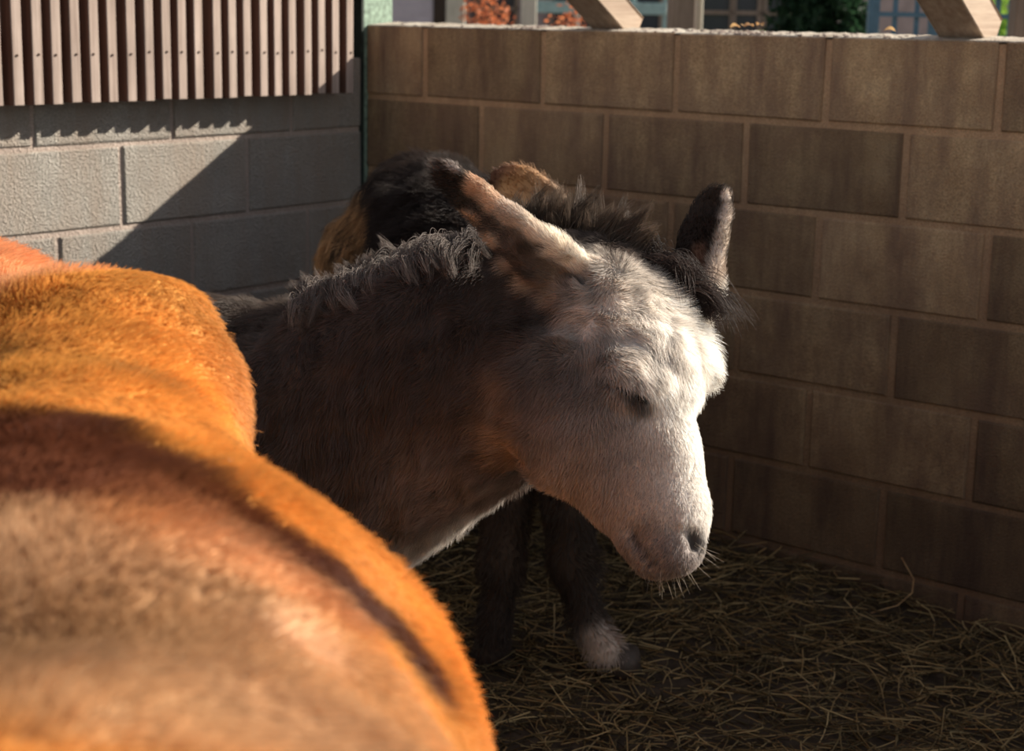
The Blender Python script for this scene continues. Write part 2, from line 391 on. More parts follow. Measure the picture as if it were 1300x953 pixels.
post(566, 590, 13, 2.3, M_PALEP, 'pale square timber post between the lilac shed and orange hedge')
post(661, 681, 12, 2.3, M_PALEP, 'pale greenish timber post rising out of the orange hedge')
post(848, 883, 8.5, 2.2, M_POSTW, 'thick brown timber post behind the middle of the wall')
post(884.5, 892, 8.6, 2.2, M_PALEP, 'thin pale post right beside the thick brown post')
post(1289, 1322, 6.5, 2.2, M_POSTW, 'brown timber post at the far right beyond the wall')
post(963, 973, 8, 1.42, M_YEL, 'short yellow green stake beyond the wall', 'stake', 'stake')
# mauve rendered building with dark framed windows
bd = empty('rendered_building', tuple(gpt(840, 18))); tag(bd, 'mauve grey building with dark framed windows behind the timber posts', 'building')
bm = bmesh.new(); panel_box(bm, 566, 1330, 18, -.05, 3.2, .5); local(bm_obj('building_wall', bm, M_MAUVE), bd)
bm = bmesh.new(); panel_box(bm, 560, 1336, 18, 3.2, 3.3, .8, .01, -.15); local(bm_obj('roof_edge', bm, M_DARKW), bd)
for (a, b) in ((606, 655), (700, 838), (886, 927), (931, 962), (970, 1000)):
    fr = None; bm = bmesh.new()
    for (q0, q1, z0, z1) in ((a-3, a+2, .9, 2.1), (b-2, b+3, .9, 2.1), (a-3, b+3, 2.05, 2.13), (a-3, b+3, .85, .92), (a-3, b+3, 1.52, 1.56)):
        panel_box(bm, q0, q1, 18, z0, z1, .06, 0, -.06)
    fr = bm_obj('window', bm, M_POSTW); local(fr, bd)
    bm = bmesh.new(); panel_box(bm, a, b, 18, .9, 2.1, .01, 0, -.02); g = bm_obj('pane', bm, M_BLACKG, fr)
    g.matrix_parent_inverse = Matrix.Identity(4)
# teal rail fence seen under the first rafter
tr = empty('teal_rail_fence', tuple(gpt(760, 14))); tag(tr, 'pale teal rail fence seen behind the orange hedge', 'fence')
for z0, z1 in ((1.50, 1.60), (1.05, 1.12), (.5, .58)):
    bm = bmesh.new(); panel_box(bm, 672, 846, 14, z0, z1, .03, .004); local(bm_obj('rail', bm, M_TEAL), tr)
for a in (672, 728, 800, 842):
    bm = bmesh.new(); panel_box(bm, a, a+7, 14, -.05, 1.75, .05, .004, .03); local(bm_obj('fence_post', bm, M_TEAL), tr)

def leaves(name, parent, m, c, rad, n, size, seed, zmin=.1, shell=.35):
    r = np.random.default_rng(seed); u = r.normal(size=(n, 3)); u /= np.linalg.norm(u, axis=1)[:, None]
    rr = (shell+(1-shell)*r.uniform(0, 1, n)**.6)
    wob = 1+.12*np.sin(u[:, 0]*7+seed)+.1*np.sin(u[:, 1]*9)+.08*np.sin(u[:, 2]*8)
    p = np.array(c)+u*rr[:, None]*wob[:, None]*np.array(rad); keep = p[:, 2] > zmin; p = p[keep]; n = len(p)
    a = r.normal(size=(n, 3)); a /= np.linalg.norm(a, axis=1)[:, None]; b = r.normal(size=(n, 3)); b -= a*(a*b).sum(1)[:, None]; b /= np.linalg.norm(b, axis=1)[:, None]
    s = size*r.uniform(.6, 1.3, n)[:, None]
    V = np.stack([p-a*s, p+b*s*.45, p+a*s, p-b*s*.45], 1).reshape(-1, 3); F = np.arange(n*4).reshape(-1, 4)
    me = bpy.data.meshes.new(name); me.from_pydata(V.tolist(), [], F.tolist()); me.materials.append(m)
    o = bpy.data.objects.new(name, me); link(o); local(o, parent); tag(o, kind='stuff'); return o
def stems(parent, c, n, h, spread, seed, rad=.012):
    r = np.random.default_rng(seed); bm = bmesh.new()
    for _ in range(n):
        a = Vector((c[0]+r.uniform(-.1, .1), c[1]+r.uniform(-.1, .1), -.05)); b = Vector((c[0]+r.normal()*spread, c[1]+r.normal()*spread, h*r.uniform(.6, 1)))
        d = (b-a); q = d.to_track_quat('Z', 'Y').to_matrix().to_4x4()
        bmesh.ops.create_cone(bm, segments=6, radius1=rad*1.4, radius2=rad*.4, depth=d.length, matrix=Matrix.Translation((a+b)/2) @ q)
    local(bm_obj('stem', bm, M_BARK), parent)
for px, sd, lab in ((628, 3, 'orange leaved hedge bush left of the pale greenish post'), (702, 4, 'orange leaved hedge bush right of the pale greenish post')):
    c = gpt(px-10 if sd == 3 else px+24, 10.5); h = empty('orange_bush', tuple(c)); tag(h, lab, 'bush', 'orange hedge bushes beyond the wall')
    leaves('foliage', h, M_ORLEAF, (c.x, c.y, .8), (.24, .24, .78 if sd == 3 else .68), 5200, .022, sd); stems(h, c, 16, 1.5, .13, sd)
c = gpt(1045, 9.5); h = empty('conifer', tuple(c)); tag(h, 'dense dark green conifer beyond the wall beside the blue trellis', 'tree')
leaves('foliage', h, M_CONIF, (c.x, c.y, 1.15), (.27, .27, 1.2), 16000, .03, 7, shell=.55); stems(h, c, 5, 2.2, .06, 8, .03)
c = gpt(1265, 10); h = empty('green_bush', tuple(c)); tag(h, 'bright green leafy bush behind the blue trellis at right', 'bush')
leaves('foliage', h, M_GRLEAF, (c.x, c.y, .95), (.45, .45, .75), 6000, .035, 9); stems(h, c, 12, 1.4, .2, 10)
def trellis(px0, px1, D, label):
    t = empty('blue_trellis', tuple(gpt((px0+px1)/2, D))); tag(t, label, 'trellis', 'blue trellis panels beyond the wall')
    a, b = gpt(px0, D), gpt(px1, D); w = (b-a).length; u = (b-a).normalized()
    for q in (0, w):
        bm = bmesh.new(); obx(bm, a+u*q+ZV*1.0, u, DH, ZV, .05, .05, 2.1, .004); local(bm_obj('trellis_post', bm, M_BLUE), t)
    k = .1
    while k < w-.04:
        bm = bmesh.new(); obx(bm, a+u*k+ZV*1.0, u, DH, ZV, .022, .012, 1.96); local(bm_obj('upright_lath', bm, M_BLUE), t); k += .1
    z = .12
    while z < 1.95:
        bm = bmesh.new(); obx(bm, a+u*w/2+ZV*z+DH*(-.014), u, DH, ZV, w, .012, .022); local(bm_obj('cross_lath', bm, M_BLUE), t); z += .1
trellis(1108, 1186, 7.5, 'blue trellis panel between the dark conifer and the broad rafter')
trellis(1238, 1287, 7.5, 'blue trellis panel right of the broad rafter in front of green leaves')
# backing boards added to keep the gaps between the slats dark
hb = empty('dark_backing', (-1.3, -.8, 0)); tag(hb, 'dark backing boards added behind the gaps of the slats', 'fence')
for k in range(26):
    bm = bmesh.new(); y = -3.3+k*.155; bx(bm, -1.3+random.uniform(-.004, .004), -1.28, y, y+.148, -.05, 2.6, .003); local(bm_obj('board', bm, M_DARKW), hb)
bm = bmesh.new(); bx(bm, -1.35, -.12, -3.4, .5, 2.6, 2.64); local(bm_obj('shade_cover', bm, M_DARKW), hb)  # unseen cover added to block light from the space behind the slats

# ------------------------------------------------------------------ animals: signed-distance sculpting
class Sculpt:
    def __init__(s, lo, hi, h):
        s.h = h; s.lo = np.array(lo, float); s.n = np.ceil((np.array(hi)-s.lo)/h).astype(int)+1
        s.f = np.full(s.n, 1.0, np.float32)
        s.ax = [s.lo[i]+h*np.arange(s.n[i]) for i in range(3)]
    def _reg(s, a, b, r):
        l = np.minimum(a, b)-r; u = np.maximum(a, b)+r
        i0 = np.clip(np.floor((l-s.lo)/s.h).astype(int), 0, s.n-1); i1 = np.clip(np.ceil((u-s.lo)/s.h).astype(int)+1, 1, s.n)
        sl = tuple(slice(i0[k], i1[k]) for k in range(3))
        g = [s.ax[k][sl[k]].astype(np.float32) for k in range(3)]
        return sl, g[0][:, None, None], g[1][None, :, None], g[2][None, None, :]
    def cap(s, a, ra, b=None, rb=None, side=None, ks=1.0, k=.03, sub=False):
        """tapered limb from a to b, radii ra and rb, squeezed by ks along the unit vector side"""
        a = np.array(a, float); b = a+np.array([0, 0, 1e-4]) if b is None else np.array(b, float); rb = ra if rb is None else rb
        R = max(ra, rb)*max(1, ks)+k+.02
        sl, x, y, z = s._reg(a, b, R)
        if min(t.stop-t.start for t in sl) < 1: return
        ab = b-a; L2 = float(ab@ab); px, py, pz = x-a[0], y-a[1], z-a[2]
        t = np.clip((px*ab[0]+py*ab[1]+pz*ab[2])/L2, 0, 1)
        vx, vy, vz = px-t*ab[0], py-t*ab[1], pz-t*ab[2]
        q = vx*vx+vy*vy+vz*vz
        if side is not None:
            n = np.array(side, float); n /= np.linalg.norm(n); w = vx*n[0]+vy*n[1]+vz*n[2]
            q = q-w*w+(w/ks)**2
        d = (np.sqrt(np.maximum(q, 1e-12))-(ra+(rb-ra)*t))*min(1, ks if side is not None else 1)
        f = s.f[sl]
        if sub:
            d = -d; h = np.maximum(k-np.abs(f-d), 0)/k; s.f[sl] = np.maximum(f, d)+h*h*k*.25
        else:
            h = np.maximum(k-np.abs(f-d), 0)/k; s.f[sl] = np.minimum(f, d)-h*h*k*.25
    def chain(s, pts, side=None, ks=1.0, k=.03):
        for (a, ra), (b, rb) in zip(pts[:-1], pts[1:]): s.cap(a, ra, b, rb, side, ks, k)
    def hit(s, px, py, D0, fat=0.0):
        """the point where the sight line through a pixel first meets the sculpt; D0 metres away if it misses"""
        D = np.arange(.5, 5.2, s.h*.35); q = CAM[None]+D[:, None]*(DD+RT*(px-650)/F_PX+UP*(431.5-py)/F_PX)[None]
        i = np.round((q-s.lo)/s.h).astype(int); ok = ((i >= 0) & (i < s.n)).all(1); i = np.clip(i, 0, s.n-1)
        m = ok & (s.f[i[:, 0], i[:, 1], i[:, 2]] < fat)
        return q[np.argmax(m)] if m.any() else P(px, py, D0)
    def mesh(s, smooth=2):
        f = s.f; ins = f < 0; n = s.n
        c = ins[:-1, :-1, :-1].astype(np.int8)
        for dx, dy, dz in ((1,0,0),(0,1,0),(0,0,1),(1,1,0),(1,0,1),(0,1,1),(1,1,1)):
            c = c+ins[dx:n[0]-1+dx, dy:n[1]-1+dy, dz:n[2]-1+dz]
        act = (c > 0) & (c < 8); idx = np.argwhere(act); vid = np.full(act.shape, -1, np.int64); vid[act] = np.arange(len(idx))
        acc = np.zeros((len(idx), 3)); cnt = np.zeros(len(idx))
        cor = [(0,0,0),(1,0,0),(0,1,0),(1,1,0),(0,0,1),(1,0,1),(0,1,1),(1,1,1)]
        for a in range(8):
            for ax in range(3):
                if cor[a][ax]: continue
                b = list(cor[a]); b[ax] = 1
                fa = f[idx[:, 0]+cor[a][0], idx[:, 1]+cor[a][1], idx[:, 2]+cor[a][2]]
                fb = f[idx[:, 0]+b[0], idx[:, 1]+b[1], idx[:, 2]+b[2]]
                m = (fa < 0) != (fb < 0); t = fa/(np.where(m, fa-fb, 1))
                p = np.tile(np.array(cor[a], float), (len(idx), 1)); p[:, ax] += t
                acc[m] += p[m]; cnt[m] += 1
        V = s.lo+s.h*(idx+acc/cnt[:, None]); Q = []
        for ax in range(3):
            o1, o2 = [(1, 2), (2, 0), (0, 1)][ax]
            sl0 = [slice(1, -1)]*3; sl0[ax] = slice(0, -1); sl1 = list(sl0); sl1[ax] = slice(1, None)
            A, B = ins[tuple(sl0)], ins[tuple(sl1)]
            e = np.argwhere(A != B); off = np.array([1, 1, 1]); off[ax] = 0; g = e+off
            d1 = np.zeros(3, int); d1[o1] = 1; d2 = np.zeros(3, int); d2[o2] = 1
            q = [vid[tuple((g-k).T)] for k in (d1*0, d1, d1+d2, d2)]
            q = np.stack(q, 1); fl = ~A[tuple(e.T)]; q[fl] = q[fl][:, ::-1]; Q.append(q)
        Q = np.concatenate(Q); Q = Q[(Q >= 0).all(1)]
        E = np.concatenate([Q[:, [0, 1]], Q[:, [1, 2]], Q[:, [2, 3]], Q[:, [3, 0]]])
        for _ in range(smooth):
            A = np.zeros_like(V); C = np.zeros(len(V))
            for i in range(3): A[:, i] = np.bincount(E[:, 0], V[E[:, 1], i], len(V))+np.bincount(E[:, 1], V[E[:, 0], i], len(V))
            C = np.bincount(E.ravel(), minlength=len(V)); V = V*.4+.6*A/np.maximum(C, 1)[:, None]
        return V, Q
def normals(V, Q):
    n = np.cross(V[Q[:, 2]]-V[Q[:, 0]], V[Q[:, 3]]-V[Q[:, 1]]); N = np.zeros_like(V)
    for k in range(4):
        for i in range(3): N[:, i] += np.bincount(Q[:, k], n[:, i], len(V))
    return n, N/np.maximum(np.linalg.norm(N, axis=1), 1e-12)[:, None]
def body_obj(name, V, Q, colf, parent=None):
    me = bpy.data.meshes.new(name); me.vertices.add(len(V)); me.vertices.foreach_set('co', V.reshape(-1).astype(np.float32))
    me.loops.add(Q.size); me.loops.foreach_set('vertex_index', Q.reshape(-1).astype(np.int32))
    me.polygons.add(len(Q)); me.polygons.foreach_set('loop_start', np.arange(0, Q.size, 4, dtype=np.int32))
    me.update(calc_edges=True); me.polygons.foreach_set('use_smooth', [True]*len(Q))
    c = np.concatenate([colf(V), np.ones((len(V), 1))], 1).astype(np.float32)
    at = me.color_attributes.new('tint', 'FLOAT_COLOR', 'POINT'); at.data.foreach_set('color', c.reshape(-1))
    me.materials.append(M_SKIN); o = bpy.data.objects.new(name, me); return link(o, parent)
def vnoise(p, freq, seed):
    r = np.random.default_rng(seed); o = np.zeros_like(p)
    for _ in range(6):
        k = r.normal(size=(3, 3)); k /= np.linalg.norm(k, axis=1)[:, None]; o += np.sin(p@(k.T*freq*r.uniform(.6, 1.6))+r.uniform(0, 6.28, 3))
    return o/6*1.7
class Field:
    """values blended from scattered anchor points: (point, radius, value, strength)"""
    def __init__(s, items, base, wbase=.02):
        s.p = np.array([i[0] for i in items], float); s.r = np.array([i[1] for i in items]); s.v = np.array([i[2] for i in items], float)
        s.w = np.array([i[3] if len(i) > 3 else 1. for i in items]); s.b = np.array(base, float); s.wb = wbase
    def __call__(s, q):
        A = np.full((len(q), 1), s.wb)*s.b[None]; W = np.full(len(q), s.wb)
        for p, r, v, w in zip(s.p, s.r, s.v, s.w):
            g = w*np.exp(-((q-p)**2).sum(1)/r**2); A += g[:, None]*v; W += g
        return A/W[:, None]
def hair_obj(name, root, nrm, flow, L, colr, parent, lay=.75, seg=5, rad=.0003, clump=.5, cf=60, jit=.35, seed=1, droop=0., tipc=1.15, kind='stuff'):
    n = len(root); r = np.random.default_rng(seed)
    L = np.broadcast_to(L, (n,))*r.uniform(.65, 1.15, n)
    flow = flow-nrm*(flow*nrm).sum(1)[:, None]; flow /= np.maximum(np.linalg.norm(flow, axis=1), 1e-6)[:, None]
    lay = np.broadcast_to(lay, (n,))[:, None]
    d = flow*lay+nrm*(1-lay)+jit*.4*r.normal(size=(n, 3)); d += clump*vnoise(root, cf, seed)*.5
    d /= np.linalg.norm(d, axis=1)[:, None]; up = (nrm*.7+d*.6); up /= np.linalg.norm(up, axis=1)[:, None]
    T = np.linspace(0, 1, seg); pts = np.zeros((n, seg, 3)); c2 = clump*.35*vnoise(root, cf*.45, seed+3)
    for i, t in enumerate(T):
        pts[:, i] = root-nrm*.001+(up*(t-.5*t*t)+d*(.5*t*t)+(c2+np.array([0, 0, -droop]))*t*t*.6)*L[:, None]
    hc = bpy.data.hair_curves.new(name); hc.add_curves([seg]*n)
    hc.attributes['position'].data.foreach_set('vector', pts.reshape(-1).astype(np.float32))
    ra = hc.attributes.get('radius') or hc.attributes.new('radius', 'FLOAT', 'POINT')
    ra.data.foreach_set('value', np.tile(rad*(1-.8*T**1.5), n).astype(np.float32))
    sh = r.uniform(.75, 1.25, n)[:, None, None]; grad = (.8+(tipc-.8)*T)[None, :, None]
    c = np.clip(colr[:, None, :]*sh*grad, 0, 1); c = np.concatenate([c, np.ones((n, seg, 1))], 2)
    at = hc.attributes.new('tint', 'FLOAT_COLOR', 'POINT'); at.data.foreach_set('color', c.reshape(-1).astype(np.float32))
    hc.materials.append(M_HAIR); o = bpy.data.objects.new(name, hc); link(o, parent)
    if kind: tag(o, kind=kind)
    return o
def scatter(V, Q, n, seed, wf=None):
    fn, N = normals(V, Q); ar = np.linalg.norm(fn, axis=1); c = V[Q].mean(1)
    if wf is not None: ar = ar*wf(c)
    r = np.random.default_rng(seed); i = r.choice(len(Q), n, p=ar/ar.sum()); a = r.uniform(0, 1, n)[:, None]; b = r.uniform(0, 1, n)[:, None]
    q = Q[i]; w = [(1-a)*(1-b), a*(1-b), a*b, (1-a)*b]
    p = sum(w[k]*V[q[:, k]] for k in range(4)); nn = sum(w[k]*N[q[:, k]] for k in range(4))
    return p, nn/np.linalg.norm(nn, axis=1)[:, None]
def framew(c, ymax=960, margin=330):
    """hair is grown where the photograph or a step beside it could see it"""
    v = c-CAM; w = v@DD; x = 650+F_PX*(v@RT)/w; y = 431.5-F_PX*(v@UP)/w
    return ((w > .2) & (x > -margin*2) & (x < 1300+margin) & (y > -margin) & (y < ymax+margin)).astype(float)+.12
BK = -DD; BH = -np.array(DH); RHn = np.array(RH); ZU = np.array([0, 0, 1.])

# ============================== grey donkey ==============================
TH = math.radians(29)
HF = math.cos(TH)*RHn+math.sin(TH)*BH          # where the head points, level
HS = math.cos(TH)*BH-math.sin(TH)*RHn          # its near (right) side
S = Sculpt((.55, -2.75, -.02), (2.65, -1.25, 1.45), .0075)
h = S
# body
Wd = P(385, 398, 2.88); BV = -RHn*math.cos(.2)+np.array(DH)*math.sin(.2); BS = np.cross(BV, ZU); BS = BS if BS@BH > 0 else -BS
def bp(t, z, s=0): return np.array([Wd[0], Wd[1], 0])+BV*t+BS*s+ZU*z
zw = Wd[2]
h.chain([(bp(-.02, zw-.25), .235), (bp(.25, zw-.285), .26), (bp(.5, zw-.30), .265), (bp(.72, zw-.255), .24)], BS, .88, .08)
h.cap(bp(.86, zw-.28), .2, bp(.78, zw-.34), .2, BS, .85, .08)
h.chain([(bp(.0, zw-.05), .045), (bp(.35, zw-.055), .045), (bp(.75, zw-.04), .05)], k=.08)
for s in (-1, 1):
    h.chain([(bp(-.02, zw-.35, s*.11), .11), (bp(.02, .5, s*.11), .075), (bp(.0, .34, s*.11), .048), (bp(.01, .30, s*.11), .043), (bp(0, .13, s*.11), .032), (bp(-.03, .075, s*.11), .04), (bp(-.05, .045, s*.11), .042)], k=.03)
    h.chain([(bp(.80, zw-.4, s*.1), .14), (bp(.72, .52, s*.12), .09), (bp(.90, .36, s*.12), .05), (bp(.90, .33, s*.12), .045), (bp(.88, .13, s*.12), .034), (bp(.85, .075, s*.12), .042), (bp(.83, .045, s*.12), .044)], k=.03)
h.chain([(bp(.98, zw-.12), .03), (bp(1.06, zw-.3), .025), (bp(1.06, .45), .02)], k=.03)
# neck
h.chain([(P(696, 436, 2.585), .122), (P(610, 462, 2.62), .170), (P(500, 520, 2.72), .205), (P(400, 590, 2.84), .235)], BH*.9+RHn*.35, .52, .07)
h.chain([(P(760, 352, 2.57), .055), (P(680, 350, 2.60), .052), (P(560, 362, 2.68), .042), (P(440, 402, 2.82), .040)], k=.06)
h.cap(P(622, 528, 2.57), .060, P(500, 608, 2.7), .075, k=.06)
# head
h.chain([(P(752, 392, 2.53), .076), (P(800, 478, 2.48), .086), (P(808, 545, 2.46), .072)], HS, .92, .04)
h.cap(P(805, 385, 2.56), .056, P(846, 470, 2.51), .046, HS, 1.2, .04)
h.cap(P(694, 505, 2.478), .086, P(726, 550, 2.46), .086, HS, .72, .06)
h.chain([(P(806, 520, 2.465), .076), (P(832, 590, 2.445), .060), (P(848, 648, 2.43), .055)], HS, .80, .035)
h.chain([(P(742, 552, 2.45), .074), (P(792, 622, 2.44), .052), (P(820, 664, 2.425), .040)], HS, .72, .035)
h.cap(P(850, 650, 2.425), .054, P(852, 686, 2.415), .046, HS, .95, .025)
h.cap(P(806, 684, 2.425), .024, P(826, 708, 2.415), .024, HS, 1.2, .02)
h.cap(P(842, 702, 2.41), .030, P(860, 700, 2.405), .028, HS, 1.3, .02)
# brows, lids, far brow tuft
h.cap(P(788, 470, 2.402), .016, P(822, 482, 2.402), .016, k=.04)
h.cap(P(796, 492, 2.394), .022, P(814, 500, 2.392), .018, k=.018)
h.cap(P(876, 446, 2.545), .03, P(884, 466, 2.54), .021, k=.03)
# lids closed over the eye, nostril, mouth corner: cut where the skin lies
def cut(pts, r, k, inn=0.0):
    q = [S.hit(x, y, 2.4)+DD*inn for x, y in pts]
    for a, b in zip(q[:-1], q[1:]): h.cap(a, r, b, r, k=k, sub=True)
e0 = S.hit(802, 492, 2.4); h.cap(e0+DD*.019, .026, S.hit(790, 486, 2.4)+DD*.019, .024, k=.02)
cut([(766, 480), (778, 486), (790, 491), (802, 497), (814, 503), (824, 513)], .0036, .004, -.0015)
q = S.hit(870, 668, 2.4); h.cap(q+DD*.008, .012, S.hit(864, 682, 2.4)+DD*.008, .010, k=.015)
cut([(876, 674), (881, 684), (881, 694)], .0105, .006, .004)
cut([(858, 668), (862, 690), (868, 704)], .0035, .010, -.001)
cut([(806, 672), (812, 690), (822, 706), (832, 719)], .0065, .008, 0)
# ears: leaf shaped, hollowed on the side that opens towards the viewer
EN = [(P(736, 350, 2.50), .034), (P(690, 324, 2.475), .035), (P(645, 290, 2.46), .032), (P(600, 250, 2.45), .026), (P(566, 221, 2.445), .018), (P(553, 211, 2.443), .009)]
en = np.array(EN[-1][0])-np.array(EN[0][0]); en /= np.linalg.norm(en); eo = BK*.86+UP*-.38+RT*-.15; eo -= en*(eo@en); eo /= np.linalg.norm(eo)
h.chain(EN, eo, .55, .012)
for (a, ra), (b, rb) in zip(EN[:-1], EN[1:]): h.cap(a+eo*ra*.55, max(ra*.80-.004, .003), b+eo*rb*.55, max(rb*.80-.004, .003), eo, .62, .008, sub=True)
EF = [(P(880, 395, 2.60), .034), (P(884, 350, 2.61), .036), (P(893, 300, 2.62), .034), (P(906, 262, 2.63), .024), (P(913, 246, 2.63), .012)]
fn_ = np.array(EF[-1][0])-np.array(EF[0][0]); fn_ /= np.linalg.norm(fn_); fo = BK*.85+RT*-.5; fo -= fn_*(fo@fn_); fo /= np.linalg.norm(fo)
h.chain(EF, fo, .5, .02)
for (a, ra), (b, rb) in zip(EF[:-1], EF[1:]): h.cap(a+fo*ra*.5, max(ra*.78-.004, .003), b+fo*rb*.5, max(rb*.78-.004, .003), fo, .6, .008, sub=True)
V, Q = S.mesh(1)
_, N_ = normals(V, Q); wl = np.exp(-((V-P(800, 425, 2.46))**2).sum(1)/.085**2)+.8*np.exp(-((V-P(735, 350, 2.47))**2).sum(1)/.05**2)+.2*np.exp(-((V-P(560, 480, 2.6))**2).sum(1)/.2**2)
V = V+N_*(wl*.0042*(vnoise(V, 105, 61)[:, 0]+.6*vnoise(V, 190, 62)[:, 1]))[:, None]
DK = (.078, .060, .053); MID = (.17, .125, .10)
